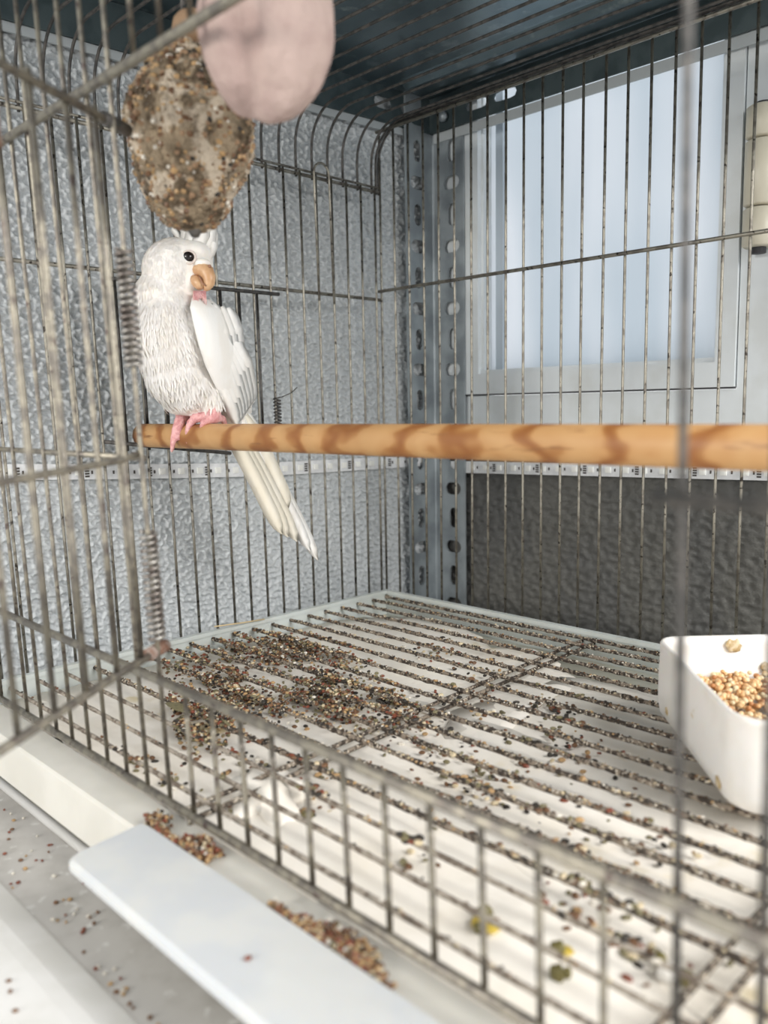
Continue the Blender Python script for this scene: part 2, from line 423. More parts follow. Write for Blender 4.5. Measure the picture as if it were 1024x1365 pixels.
# slotted() runs cells along v: use v = X, u = Z
cells = [(c[0], c[1]) if len(c) == 2 else (c[0], c[1], c[3], c[2], c[5], c[4]) for c in cells]
slotted(mb, .475, .510, cells, lambda u, v, w_: (v, YC - .0055 - w_, u), T)
build('shelf_beam', mb, 'beam_shaded', shelf)
build('beam_edge', MB().box(-.012, .76, YC - .0035, YC - .0022, .4655, .4750), 'trim_grey', shelf)
mb = MB(); cells = []; d = .03
cells.append((-.01, d))
while d < .85:
    for L_ in (.036, .036): cells.append((d, d + L_, .4935, d + L_ / 2, .0115, .024)); d += L_
    cells.append((d, d + .45)); d += .45
def pl(u, v, w_):
    p = wl(v, u, .0065 + w_); return (p.x, p.y, p.z)
slotted(mb, .475, .510, cells, pl, T)
build('shelf_beam', mb, 'beam_shaded', shelf)
build('beam_edge', MB().add([tuple(wl(v, z, o_)) for z in (.468, .475) for v, o_ in ((.01, .004), (.9, .004), (.9, .0058), (.01, .0058))],
      [(0, 1, 5, 4), (1, 2, 6, 5), (2, 3, 7, 6), (3, 0, 4, 7), (4, 5, 6, 7), (0, 3, 2, 1)]), 'trim_grey', shelf)
pa, pb = wl(.0, .5105, .004), wl(.62, .5105, .004)
mb = MB().add([(pa.x, YC - .001, z) if i == 0 else ((.76, YC - .001, z) if i == 1 else ((.76, pb.y, z) if i == 2 else (pb.x, pb.y, z))) for z in (.5105, .5125) for i in range(4)],
      [(0, 1, 2, 3), (4, 7, 6, 5), (0, 4, 5, 1), (1, 5, 6, 2), (2, 6, 7, 3), (3, 7, 4, 0)])
build('shelf_panel', mb, 'shelf_metal', shelf)
# stiffening fold under the panel, parallel to the window
mb = MB().prism([(.030, .5105), (.040, .504), (.060, .504), (.070, .5105)], 'x', .0, .76)
build('panel_fold', mb, 'shelf_metal', shelf)
build('bolt_head', MB().blob((.008, YC - .011, .487), (.0055, .004, .0055), None, 10, 6), 'galvanised', shelf, True)
mb = MB().box(-.012, .755, -.62, .09, -.0665, -.0625)
build('lower_panel', mb, 'shelf_metal', shelf)
mb = MB(); mb.box(-.012, .755, -.622, -.62, -.095, -.0625); build('lower_beam', mb, 'galvanised', shelf)
mb = MB(); mb.box(.755, .760, -.622, -.592, -.75, .51); build('upright_post', mb, 'galvanised', shelf)

# ------------------------------------------------------------------ LED strip along both walls
led = thing('led_strip', 'white adhesive strip of small light chips running along both walls', 'light strip', tuple(wl(.0, .128, .004)))
def left_pts(n=24):
    out = []
    prof = [(.012, .1295), (.06, .1293), (.10, .1297), (.235, .1315), (.36, .1375), (.47, .1440), (.62, .150), (.9, .156)]
    for i in range(n + 1):
        d = .012 + (.9 - .012) * i / n
        for (a0, z0), (a1, z1) in zip(prof, prof[1:]):
            if a0 <= d <= a1 + 1e-9: out.append((d, z0 + (z1 - z0) * (d - a0) / (a1 - a0))); break
    return out
H = .0063
mb = MB(); lp = left_pts()
vs = []; fs = []
for i, (d, z) in enumerate(lp):
    vs += [tuple(wl(d, z - H, .0005)), tuple(wl(d, z + H, .0005)), tuple(wl(d, z + H, .0020)), tuple(wl(d, z - H, .0020))]
    if i:
        b_ = 4 * (i - 1)
        fs += [(b_, b_ + 4, b_ + 5, b_ + 1), (b_ + 1, b_ + 5, b_ + 6, b_ + 2), (b_ + 2, b_ + 6, b_ + 7, b_ + 3), (b_ + 3, b_ + 7, b_ + 4, b_)]
mb.add(vs, fs)
build('tape', mb, 'led_tape', led)
def rz(x): return .1222 + .0075 * (x - .02) / .32
mb = MB(); vs = []; fs = []
for i in range(13):
    x = -.008 + .9 * i / 12; z = rz(x)
    vs += [(x, YW - .0055, z - H), (x, YW - .0055, z + H), (x, YW - .0075, z + H), (x, YW - .0075, z - H)]
    if i:
        b_ = 4 * (i - 1)
        fs += [(b_, b_ + 1, b_ + 5, b_ + 4), (b_ + 1, b_ + 2, b_ + 6, b_ + 5), (b_ + 2, b_ + 3, b_ + 7, b_ + 6), (b_ + 3, b_, b_ + 4, b_ + 7)]
mb.add(vs, fs); build('tape', mb, 'led_tape', led)
chip = mesh_of('chip', MB().box(-.0027, .0027, -.0008, .0008, -.0027, .0027).box(-.0018, .0018, -.0011, -.0008, -.0018, .0018), 'led_chip')
res = mesh_of('resistor', MB().box(-.0007, .0007, -.0004, .0004, -.0014, .0014), 'pad_dark')
pads = mesh_of('pads', MB().box(-.0018, .0018, -.0003, .0003, .0028, .0042).box(-.0018, .0018, -.0003, .0003, .0006, .0020).box(-.0018, .0018, -.0003, .0003, -.0016, -.0002).box(-.0018, .0018, -.0003, .0003, -.0038, -.0024), 'pad_dark')
qleft = Matrix.Rotation(math.radians(90) - WA, 3, 'Z').to_quaternion()
def lz(d):
    for (d0, z0), (d1, z1) in zip(lp, lp[1:]):
        if d0 <= d <= d1: return z0 + (z1 - z0) * (d - d0) / (d1 - d0)
    return lp[-1][1]
P_ = .0182
for k in range(36):
    d = .03 + P_ * k
    if d < .6:
        link('light_chip', chip, led, wl(d, lz(d), .0028), qleft)
        link('resistor', res, led, wl(d + .007, lz(d), .0023), qleft)
        if k % 3 == 2: link('solder_pads', pads, led, wl(d + P_ / 2 + .002, lz(d), .0022), qleft)
    x = .036 + P_ * k
    if x < .62:
        link('light_chip', chip, led, (x, YW - .0082, rz(x)))
        link('resistor', res, led, (x + .007, YW - .0077, rz(x)))
        if k % 3 == 1: link('solder_pads', pads, led, (x + P_ / 2 + .002, YW - .0077, rz(x)))

# ------------------------------------------------------------------ the cage
CW, FY = .70, -.40
cage = thing('birdcage', 'large wire bird cage with its small front door swung open', 'cage', (0, 0, -.055))
def lean(y, z):        # the cage front leans a little towards the viewer at the top
    return y - .034 * (z - .02) * min(1, max(0, y / FY))
RB, RR = .00115, .0016
# back panel
back = part('back_panel', cage)
for z in (.303, .4545, -.012): rail([(-.001, -.0023, z), (CW, -.0023, z)], RR, back)
for k in range(37):
    x = .0006 + .0191 * k
    if x < CW: wire('bar', (x + random.uniform(-.0005, .0005), .0005, -.014), (x + random.uniform(-.0006, .0006), .0005, .457), RB, back)
# left side panel
left = part('side_panel', cage)
for z in (.3985, .4025, .295, -.012): rail([(-.0008, 0, z), (-.0008, lean(FY, z), z)], RR if z != .4025 else .0011, left)
LY = [-.0072 - .0183 * k for k in range(22)]
for y in LY: wire('bar', (.0008, lean(y, -.014), -.014), (.0008, lean(y, .40), .401), RB, left)
# U-shaped lifting loop on the side panel
mb = MB(); ya, yb_, zt = lean(-.0836, .4) , lean(-.0660, .4), .402
pts = [(.0026, lean(-.0820, .288), .288), (.0026, ya, zt)] + [(.0026, (ya + yb_) / 2 - math.cos(t) * (yb_ - ya) / 2, zt + math.sin(t) * .0095) for t in [math.pi * i / 8 for i in range(1, 8)]] + [(.0026, yb_, zt), (.0026, lean(-.0640, .286), .286)]
build('lift_loop', mb.tube(pts, .0011, 8), 'wire', left, True)
# little side hatch with a spring
hatch = part('side_hatch', cage)
rail([(.003, lean(-.29, .289), .2885), (.003, lean(-.1285, .289), .2897)], RR, hatch, 'wire_dark')
rail([(.003, lean(-.30, .16), .166), (.003, lean(-.187, .16), .1515)], RR, hatch, 'wire_dark')
for y in (-.152, -.1705, -.189, -.2075, -.226, -.2445, -.263, -.2815): wire('bar', (.003, lean(y, .16), .158 if y < -.18 else .165), (.003, lean(y, .289), .2885), .0012, hatch, 'wire_dark')
def helix(c0, c1, r, turns, wr, seg=6):
    c0, c1 = Vector(c0), Vector(c1); ax = (c1 - c0); t = ax.normalized(); u = t.orthogonal().normalized(); v_ = t.cross(u)
    n = int(turns * 10)
    return MB().tube([c0 + ax * (i / n) + (u * math.cos(2 * math.pi * i / 10) + v_ * math.sin(2 * math.pi * i / 10)) * r for i in range(n + 1)], wr, seg)
build('spring', helix((.0008, lean(-.1335, .17), .172), (.0008, lean(-.1335, .2), .199), .003, 9, .0008), 'wire_dark', hatch, True)
build('spring_end', MB().tube([(.004, lean(-.131, .2), .199), (.006, lean(-.121, .2), .203), (.003, lean(-.112, .2), .208)], .0005, 6), 'wire_dark', hatch, True)
# roof wires, bent down over the left side
RZ = .4585
roof = part('roof_panel', cage)
rail([(.40, -.0, RZ + .002), (.40, lean(FY, RZ), RZ + .002)], RR, roof, 'wire_dark')
rail([(.392, -.0, RZ + .002), (.392, lean(FY, RZ), RZ + .002)], .0011, roof, 'wire_dark')
arc = [(-.0012, 0, .396), (-.0012, 0, RZ - .036)] + [(-.0012 + .036 * (1 - math.cos(t)), 0, RZ - .036 + .036 * math.sin(t)) for t in [math.pi / 2 * i / 8 for i in range(1, 9)]] + [(.37, 0, RZ), (CW - .01, 0, RZ), (CW, 0, RZ - .01), (CW, 0, RZ - .06)]
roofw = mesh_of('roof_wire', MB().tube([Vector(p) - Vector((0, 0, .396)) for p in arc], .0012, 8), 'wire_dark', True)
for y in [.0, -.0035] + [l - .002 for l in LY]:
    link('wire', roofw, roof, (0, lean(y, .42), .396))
# right side panel (beyond the frame)
right = part('side_panel', cage)
for z in (.3985, .295, -.012): rail([(CW + .0008, 0, z), (CW + .0008, lean(FY, z), z)], RR, right)
for y in LY: wire('bar', (CW - .0012, lean(y, -.014), -.014), (CW - .0012, lean(y, .40), .401), RB, right)
# front panel with the door opening
def fy(z): return lean(FY, z)
front = part('front_panel', cage)
rail([(.0, fy(-.0078), -.0078), (CW, fy(-.0078), -.0078)], .0022, front, 'wire_front')
rail([(.038, fy(.057) - .002, .0590), (CW, fy(.057) - .002, .0555)], .0023, front, 'wire_front')
rail([(.0, fy(.335) - .002, .3352), (CW, fy(.335) - .002, .3352)], .0023, front, 'wire_front')
rail([(.0, fy(.45), .452), (CW, fy(.45), .452)], .002, front, 'wire_front')
rail([(.0, fy(.166) + .0025, .1665), (.2425, fy(.166) + .0025, .1665)], .0016, front, 'wire_front')
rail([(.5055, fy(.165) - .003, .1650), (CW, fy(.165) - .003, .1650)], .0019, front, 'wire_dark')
for k in range(-10, 21):
    x = .2424 + .0224 * k
    if x > CW - .002: break
    if x < .2430 or x > .505: wire('bar', (x, fy(-.008) + .001, -.009), (x, fy(.452) + .001, .452), .00125, front, 'wire_front' if x < .3 else 'wire_dark')  # right-hand bars get dark wire: their backlit shade is put into the colour
    else:
        wire('bar', (x, fy(-.008) + .001, -.009), (x, fy(.057) + .001, .0575), .00125, front, 'wire_front')
        wire('bar', (x, fy(.335) + .001, .335), (x, fy(.452) + .001, .452), .00125, front, 'wire_front')
# foot hook under the bottom rail
build('clip', MB().tube([(.262, fy(-.008) + .001, -.006), (.262, fy(-.008) - .0008, -.018)], .0014, 8), 'wire_front', front, True)
# the open door: hinged on the bar beside the opening, swung out to the viewer
DH = Vector((.2424, FY - .004, 0)); DV = Vector((.5199, -.8542, 0)); DL = .262
def dp(s, z): 
    q = DH + DV * s; return (q.x, q.y + (fy(z) - FY) * .9, z)
door = part('door', cage)
rail([dp(-.012, .0700), dp(.03, .0695), dp(DL, .0600)], .0020, door, 'wire_front')
rail([dp(-.006, .1685), dp(.01, .1665), dp(DL, .158)], .0017, door, 'wire_front')
rail([dp(-.014, .3185), dp(DL, .3105)], .0019, door, 'wire_front')
for s_ in (.0075, .029, .0525, .0750, .0975, .1200, .1425, .1650, .1875, .2100, .2325, .2600):
    wire('bar', dp(s_, .066 if s_ > .1 else .069), dp(s_, .3172 - .02 * s_ + .0045), .0014, door, 'wire_front')
build('rusty_bar_end', MB().tube([dp(.0752, .285), dp(.0752, .3165)], .0019, 8), 'rust', door, True)
hx = .2424
build('spring', helix((hx, fy(.262) + .001, .263), (hx, fy(.21) + .001, .2095), .0036, 17, .0011), 'spring_steel', door, True)
build('spring', helix((hx, fy(.13) + .001, .1310), (hx, fy(.077) + .001, .0775), .0036, 17, .0011), 'spring_steel', door, True)
build('latch', MB().tube([dp(-.016, .0705), dp(.001, .0705)], .0034, 10), 'rust', door, True)
build('pivot_peg', MB().tube([dp(-.019, .3190), dp(.001, .3185)], .0031, 10), 'wire_dark', door, True)
# floor grate: crusted wires on two cross wires
GZ = -.0065
grate = part('floor_grate', cage)
for x, k in ((.238, .016), (.249, .016), (.492, 0), (.503, 0)): rail([(x + k * t, -.003 - .395 * t, GZ - .0026) for t in (0, .25, .5, .75, 1)], .0014, grate, 'crust', 'cross_wire')
GY = [-.3875 + .0213 * k for k in range(18)] + [-.0065]
gm = []
for v in range(4):
    n = 230; pts = [(CW * i / n - 0.0, 0.0003 * math.sin(i * .13 + v), 0) for i in range(n + 1)]
    rs = [.0015 + .0006 * random.random() ** 2 for _ in range(n + 1)]
    gm.append(mesh_of('grate_wire', MB().tube([(.003 + p[0] * (CW - .006) / CW, p[1], p[2]) for p in pts], rs, 6), 'crust', True))
fr = [.0012 + .00025 * random.random() for _ in range(116)]
gl = mesh_of('grate_wire', MB().tube([(.003 + (CW - .006) * i / 115, 0, 0) for i in range(116)], fr, 8), 'crust_light', True)
for k, y in enumerate(GY): link('wire', gm[k % 4] if y > -.33 else gl, grate, (0, y, GZ))
SEEDM = list(SEEDC)
def rrot():
    return Matrix.Rotation(random.uniform(0, 6.28), 3, 'Z') @ Matrix.Rotation(random.uniform(-.6, .6), 3, 'X')
# crumbs stuck to the wires
mb = MB()
wts = [.5, 5, 9, 1, 5, 3, 3]
for y in GY:
    dens = 1.0 if y > -.33 else .15
    for i in range(int(400 * dens)):
        x = random.uniform(.006, .56); s_ = random.uniform(.0004, .0009)
        mb.blob((x, y + random.uniform(-.0014, .0014), GZ + random.uniform(.0008, .0018)), (s_ * 1.3, s_, s_ * .8), rrot(), 5, 3, random.choices(range(7), wts)[0])
tag(build('crumbs', mb, SEEDM, grate), kind='stuff')

# ------------------------------------------------------------------ sliding tray under the grate
tray = thing('cage_tray', 'shallow pale grey-green plastic tray under the cage floor grate', 'tray', (.35, -.2, -.055))
mb = MB(); x0, x1, y0, y1 = .0022, CW - .0022, -.398, -.002
R_ = .0055
def ring(mb_, outer, inner, z0, z1):
    (a0, a1, b0, b1), (c0, c1, d0, d1) = outer, inner
    vs = [(a0, b0), (a1, b0), (a1, b1), (a0, b1), (c0, d0), (c1, d0), (c1, d1), (c0, d1)]
    vv = [(x, y, z) for z in (z0, z1) for x, y in vs]
    fs = []
    for i in range(4):
        j = (i + 1) % 4
        fs += [(i, j, 8 + j, 8 + i), (4 + i, 12 + i, 12 + j, 4 + j), (8 + i, 8 + j, 12 + j, 12 + i), (i, 4 + i, 4 + j, j)]
    mb_.add(vv, fs)
for t_, za, zb in ((.0032, -.055, -.0028), (R_, -.0028, .0004)):     # three-sided wall with a flat lip, open to the front face
    e_ = .0002 if t_ == R_ else 0
    mb.prism([(x0 - e_, y0), (x0 - e_, y1 + e_), (x1 + e_, y1 + e_), (x1 + e_, y0), (x1 - t_, y0), (x1 - t_, y1 - t_), (x0 + t_, y1 - t_), (x0 + t_, y0)], 'z', za, zb)
build('rim', mb, 'tray_plastic', tray)
build('tray_floor', MB().box(x0 + .002, x1 - .002, y0 + .002, y1 - .002, -.028, -.025), 'tray_floor', tray)
# front ledge and face
mb = MB().prism([(-.3985, -.0128), (-.4175, -.0145), (-.4190, -.016), (-.4215, -.0400), (-.4195, -.0420), (-.4165, -.018), (-.401, -.0165), (-.401, -.055), (-.3985, -.055)], 'x', .004, CW - .004)
build('front_face', mb, 'tray_front', tray)
mb = MB().add([(x, -.4115 - .0035 * math.sin((x - .06) / .19 * math.pi), -.0125) for x in [.06 + .19 * i / 10 for i in range(11)]] +
              [(x, -.4128 - .0040 * math.sin((x - .06) / .19 * math.pi), -.0140) for x in [.06 + .19 * i / 10 for i in range(11)]],
              [(i, i + 1, 12 + i, 11 + i) for i in range(10)])
# pull handle: flat plate with rounded corners and turned-down edge
HX0, HX1, HY0, HY1 = .2456, .4544, -.4150, -.4555
def rrect(x0_, x1_, ya_, yb2, r, n=6):
    out = []
    for cx, cy, s0 in ((x1_ - r, ya_ - r * .3, 0), (x0_ + r, ya_ - r * .3, 1), (x0_ + r, yb2 + r, 2), (x1_ - r, yb2 + r, 3)):
        for i in range(n + 1):
            t = math.pi / 2 * (s0 + i / n); rr = r if s0 > 1 else r
            out.append((cx + r * math.cos(t), cy + (r if s0 > 1 else r * .3) * math.sin(t)))
    return out
top = rrect(HX0, HX1, HY0, HY1, .007); inn = rrect(HX0 + .0018, HX1 - .0018, HY0 - .0012, HY1 + .0018, .006)
n = len(top)
def slope(y): return -.0105 - .06 * (HY0 - y)
vs = [(x, y, slope(y)) for x, y in inn] + [(x, y, slope(y) - .0015) for x, y in top] + [(x, y, slope(y) - .0045) for x, y in top] + [(x, y, slope(y) - .0045) for x, y in inn]
fs = [tuple(range(n))] + [(k * n + i, (k + 1) * n + i, (k + 1) * n + (i + 1) % n, k * n + (i + 1) % n) for k in range(3) for i in range(n)] + [tuple(range(3 * n, 4 * n))[::-1]]
build('pull_handle', MB().add(vs, fs), 'handle_plastic', tray)

# paper sheets lying in the tray
def sheet(name, outline, z, label, seed):
    rnd = random.Random(seed); n = len(outline)
    # jagged outline, triangulated as a fan grid from its centre, gently wavy
    pts = []
    for i in range(n):
        p, q = Vector(outline[i]), Vector(outline[(i + 1) % n])
        m = max(2, int((q - p).length / .008))
        for k in range(m):
            r = p.lerp(q, k / m); pts.append((r.x + rnd.uniform(-.0014, .0014), r.y + rnd.uniform(-.0014, .0014)))
    cx = sum(p[0] for p in pts) / len(pts); cy = sum(p[1] for p in pts) / len(pts)
    R = 10; N = len(pts); vs = []; fs = []
    for j in range(1, R + 1):
        for p in pts:
            x = cx + (p[0] - cx) * j / R; y = cy + (p[1] - cy) * j / R
            vs.append((x, y, z + .0016 * math.sin(x * 47 + seed) * math.sin(y * 39 + 1.3 * seed) + (.0012 * rnd.random() if j == R else 0)))
    for j in range(R - 1):
        for i in range(N):
            fs.append((j * N + i, (j + 1) * N + i, (j + 1) * N + (i + 1) % N, j * N + (i + 1) % N))
    fs.append(tuple(range(N)))
    top_n = len(vs); vs2 = vs + [(x, y, zz - .0004) for x, y, zz in vs]
    fs2 = fs + [tuple(i + top_n for i in f)[::-1] for f in fs]
    b0 = (R - 1) * N
    fs2 += [(b0 + i, top_n + b0 + i, top_n + b0 + (i + 1) % N, b0 + (i + 1) % N) for i in range(N)]
    return tag(build(name, MB().add(vs2, fs2), 'paper', None, True), label, 'paper')
sheet('paper_sheet', [(.008, -.085), (.020, -.050), (.05, -.024), (.10, -.016), (.15, -.030), (.175, -.050), (.20, -.034), (.235, -.040), (.255, -.064), (.28, -.075), (.30, -.20), (.10, -.215), (.008, -.20)], -.0170, 'white paper sheet with torn edge lining the far corner of the tray', 3)
sheet('paper_sheet', [(.265, -.080), (.33, -.052), (.40, -.050), (.52, -.045), (.685, -.05), (.685, -.235), (.29, -.245), (.25, -.19)], -.0172, 'white paper sheet lining the tray beneath the food dish', 5)
sheet('paper_sheet', [(.008, -.185), (.26, -.19), (.69, -.215), (.69, -.3965), (.30, -.3965), (.008, -.3965)], -.0160, 'long cream paper sheet lining the tray along the front bars', 9)
# crumpled yellow-stained tissue lump near the front bars
mb = MB()
def crumple(d, q):
    k = 1 + .22 * math.sin(d.x * 7 + 2 * d.y) + .15 * math.sin(d.y * 9 - d.x * 4)
    return Vector((q.x * k, q.y * k, q.z * (1 + .3 * math.sin(d.x * 5) * math.cos(d.y * 6))))
mb.blob((.262, -.352, -.0160), (.030, .020, .0085), Matrix.Rotation(-.5, 3, 'Z'), 24, 10, 0, crumple)
tag(build('tissue_lump', mb, 'paper', None, True), 'crumpled yellowish wet tissue on the tray just behind the front bars', 'tissue')

# ------------------------------------------------------------------ base under the cage
base = thing('base_tray', 'wide dusty white plastic base under the cage, strewn with seeds', 'base', (.35, -.4, -.0625))
mb = MB().prism([(.085, -.055), (-.458, -.055), (-.462, -.0545), (-.474, -.0495), (-.480, -.0490), (-.480, -.0625), (.085, -.0625)], 'x', -.012, .75)
build('base_plate', mb, 'base_plastic', base)
mb = MB().prism([(-.4795, -.0625), (-.4590, -.0549), (-.4600, -.0540), (-.474, -.0488), (-.481, -.0480), (-.60, -.0480), (-.603, -.050), (-.603, -.0625)], 'x', -.012, .75)
build('front_ledge', mb, 'base_white', base)
build('ridge', MB().tube([(-.010, -.4155, -.0522), (.74, -.4155, -.0522)], .0030, 10), 'base_white', base, True)

# ------------------------------------------------------------------ perch
PY, PZ, PR = -.27, .1697, .0092
mb = MB(); n = 60; seg = 20
pts = [(.001 + (.698) * i / n, PY, PZ + .0012 * i / n) for i in range(n + 1)]
mb.tube(pts, PR, seg)
tag(build('perch', mb, 'perch_wood', None, True), 'round honey-brown wooden perch rod crossing the cage', 'perch')

# ------------------------------------------------------------------ food dish
U = Vector((.690, .715, 0)).normalized(); Wd = Vector((.665, -.745, 0)).normalized()   # dish width and length directions
D0 = Vector((.3625, -.1240, 0))
STAINS = [(.0062, .048, .0375, .0055), (.0068, .070, .023, .005), (.032, .0002, .006, .0028), (.122, .0004, .004, .004)]
def dish_loop(inset, z, lx=.125, ly=.147, r=.014, rf=.020, n=5):
    out = []
    cs = [(inset, inset, r, math.pi), (lx - inset, inset, r, 1.5 * math.pi), (lx - inset, ly - inset, rf, 0), (inset, ly - inset, rf, .5 * math.pi)]
    sg = [(1, 1), (-1, 1), (-1, -1), (1, -1)]
    for (cx, cy, rr, a0), (sx, sy) in zip(cs, sg):
        rr = max(.003, rr - inset)
        for i in range(n + 1):
            a = a0 + math.pi / 2 * i / n
            out.append((cx + sx * rr + rr * math.cos(a), cy + sy * rr + rr * math.sin(a)))
    return [tuple(D0 + U * p[0] + Wd * p[1] + Vector((0, 0, z))) for p in out]
levels = [(.014, -.0048), (.006, -.0042), (.0012, -.0010), (.0000, .006), (.0000, .024), (.0008, .0395), (.0004, .0418), (.0012, .0430), (.0030, .0432), (.0042, .0418), (.0050, .036), (.0060, .010), (.012, .003), (.03, .002)]
loops = [dish_loop(i_, z) for i_, z in levels]; n = len(loops[0])
vs = [p for l in loops for p in l]
fs = [tuple(range(n))[::-1]] + [(k * n + i, k * n + (i + 1) % n, (k + 1) * n + (i + 1) % n, (k + 1) * n + i) for k in range(len(loops) - 1) for i in range(n)] + [tuple(range((len(loops) - 1) * n, len(loops) * n))]
mb = MB().add(vs, fs)
dish = build('food_dish', mb, 'dish_white', None, True)
for w_, u_, z_, r_ in STAINS:
    m = MB(); rot = Matrix((U, Wd, Vector((0, 0, 1)))).transposed()
    rad = (r_, .0007, r_ * .8) if w_ < .02 and u_ > .01 else (.0007, r_, r_ * .9)
    m.blob(D0 + U * u_ + Wd * w_ + Vector((0, 0, z_)), rad, rot, 14, 8, 0, lambda d, q: q * (1 + .3 * math.sin(6 * d.x + 5 * d.z) * math.cos(4 * d.z + 2)))
    build('food_stain', m, 'stain_brown', dish, True)
tag(dish, 'white plastic food dish of millet with brown stains standing on the grate', 'dish')
mb = MB()
for i in range(2800):
    u_, w_ = random.uniform(.009, .116), random.uniform(.009, .133); s_ = random.uniform(.0013, .0018)
    z = .0165 + .004 * math.sin(u_ * 40) * math.cos(w_ * 30) + random.uniform(-.0045, .0015) + .05 * max(0, .05 - w_) * .4
    if u_ < .02 and w_ > .12: continue
    mb.blob(D0 + U * u_ + Wd * w_ + Vector((0, 0, z)), (s_ * 1.15, s_, s_), rrot(), 7, 5, random.choices(range(5), [5, 6, 2, 4, .35])[0])
o = D0 + U * .0625 + Wd * .071
mb.box(0, 0, 0, 0, 0, 0) if False else None
tag(build('dish_seeds', mb, ['millet_a', 'millet_b', 'millet_c', 'millet_d', 'millet_e'], None, True), 'golden millet seeds filling the white food dish', 'seeds', kind='stuff')

# ------------------------------------------------------------------ hanging treats
def lumps(freqs, amp, seed):
    rnd = random.Random(seed); ks = [(Vector((rnd.uniform(-1, 1), rnd.uniform(-1, 1), rnd.uniform(-1, 1))) * f, rnd.uniform(0, 6.28), a) for f, a in freqs for _ in range(4)]
    return lambda d: 1 + amp * sum(a * math.sin(k.dot(d) + ph) for k, ph, a in ks)
VR = Vector((CAMR[0][0], CAMR[1][0], 0)).normalized()      # sideways direction across the cage opening
SB = Vector((.2125, -.352, .332))
treat = thing('seed_treat', 'brown pear-shaped seed treat hanging in front of the bird', 'bird treat', tuple(SB + Vector((0, 0, -.045))))
lf = lumps([(4, .5), (9, .4), (21, .4)], .06, 4)
def pear(d, q):
    z = d.z; k = lf(d)
    f = 1.0 if z < .1 else 1 - .48 * ((z - .1) / .9) ** 1.1
    f *= 1 - .16 * max(0, -z - .45)
    return Vector((q.x * k * f, q.y * k * f, q.z * (1 + .02 * math.sin(9 * d.x))))
build('seed_mass', MB().blob(SB, (.0325, .0315, .050), None, 64, 48, 0, pear), 'seedball', treat, True)
mb = MB()
for i in range(2400):
    d = Vector((random.gauss(0, 1), random.gauss(0, 1), random.gauss(0, 1))).normalized()
    q = pear(d, Vector((d.x * .0325, d.y * .0315, d.z * .050))); s_ = random.uniform(.0009, .0019)
    mb.blob(SB + q * .985, (s_ * 1.3, s_, s_ * .9), rrot(), 5, 3, random.choices(range(6), [7, 3, 3, 2.5, 1.2, 1])[0])
tag(build('stuck_seeds', mb, ['seedball', 'cork', 'seed_brown', 'seed_tan', 'hull_white', 'seed_dark'], treat), kind='stuff')
build('hanging_loop', MB().tube([SB + Vector((0, 0, .046)), SB + Vector((.002, 0, .075)), Vector((SB.x, SB.y, .4575))], .0009, 8), 'wire_dark', treat, True)
build('cork_cap', MB().blob(SB + Vector((.006, .003, .050)), (.011, .011, .009), None, 14, 8), 'cork', treat, True)
build('wire_tip', MB().tube([SB + Vector((.003, 0, -.046)), SB + Vector((.004, 0, -.053))], [.006, .002], 10), 'wire_dark', treat, True)
PB = Vector((.3160, -.377, .3455))
pink = thing('mineral_block', 'pale pink rounded mineral block hanging beside the seed treat', 'mineral block', tuple(PB + Vector((0, 0, -.04))))
lf2 = lumps([(3, .6), (7, .3), (15, .15)], .035, 11)
qv = Matrix((VR, Vector((-VR.y, VR.x, 0)), Vector((0, 0, 1)))).transposed()
def pebble(d, q):
    k = lf2(d); x = q.x * k; 
    # a shallow saddle between the flat left face and the bulging right face
    g = 1 - .30 * math.exp(-((d.x + .32 + .25 * d.z) / .17) ** 2)
    return Vector((x, q.y * k * g, q.z * k * (1 - .10 * d.x * 0) * (1 - .05 * math.exp(-((d.x + .28) / .16) ** 2))))
build('mineral_body', MB().blob(PB, (.0272, .0240, .0415), qv, 48, 32, 0, pebble), 'pink_mineral', pink, True)
build('hook', MB().tube([PB + Vector((0, 0, .038)), PB + Vector((0, .002, .07)), Vector((PB.x, PB.y, .4575))], .0011, 8), 'wire_dark', pink, True)

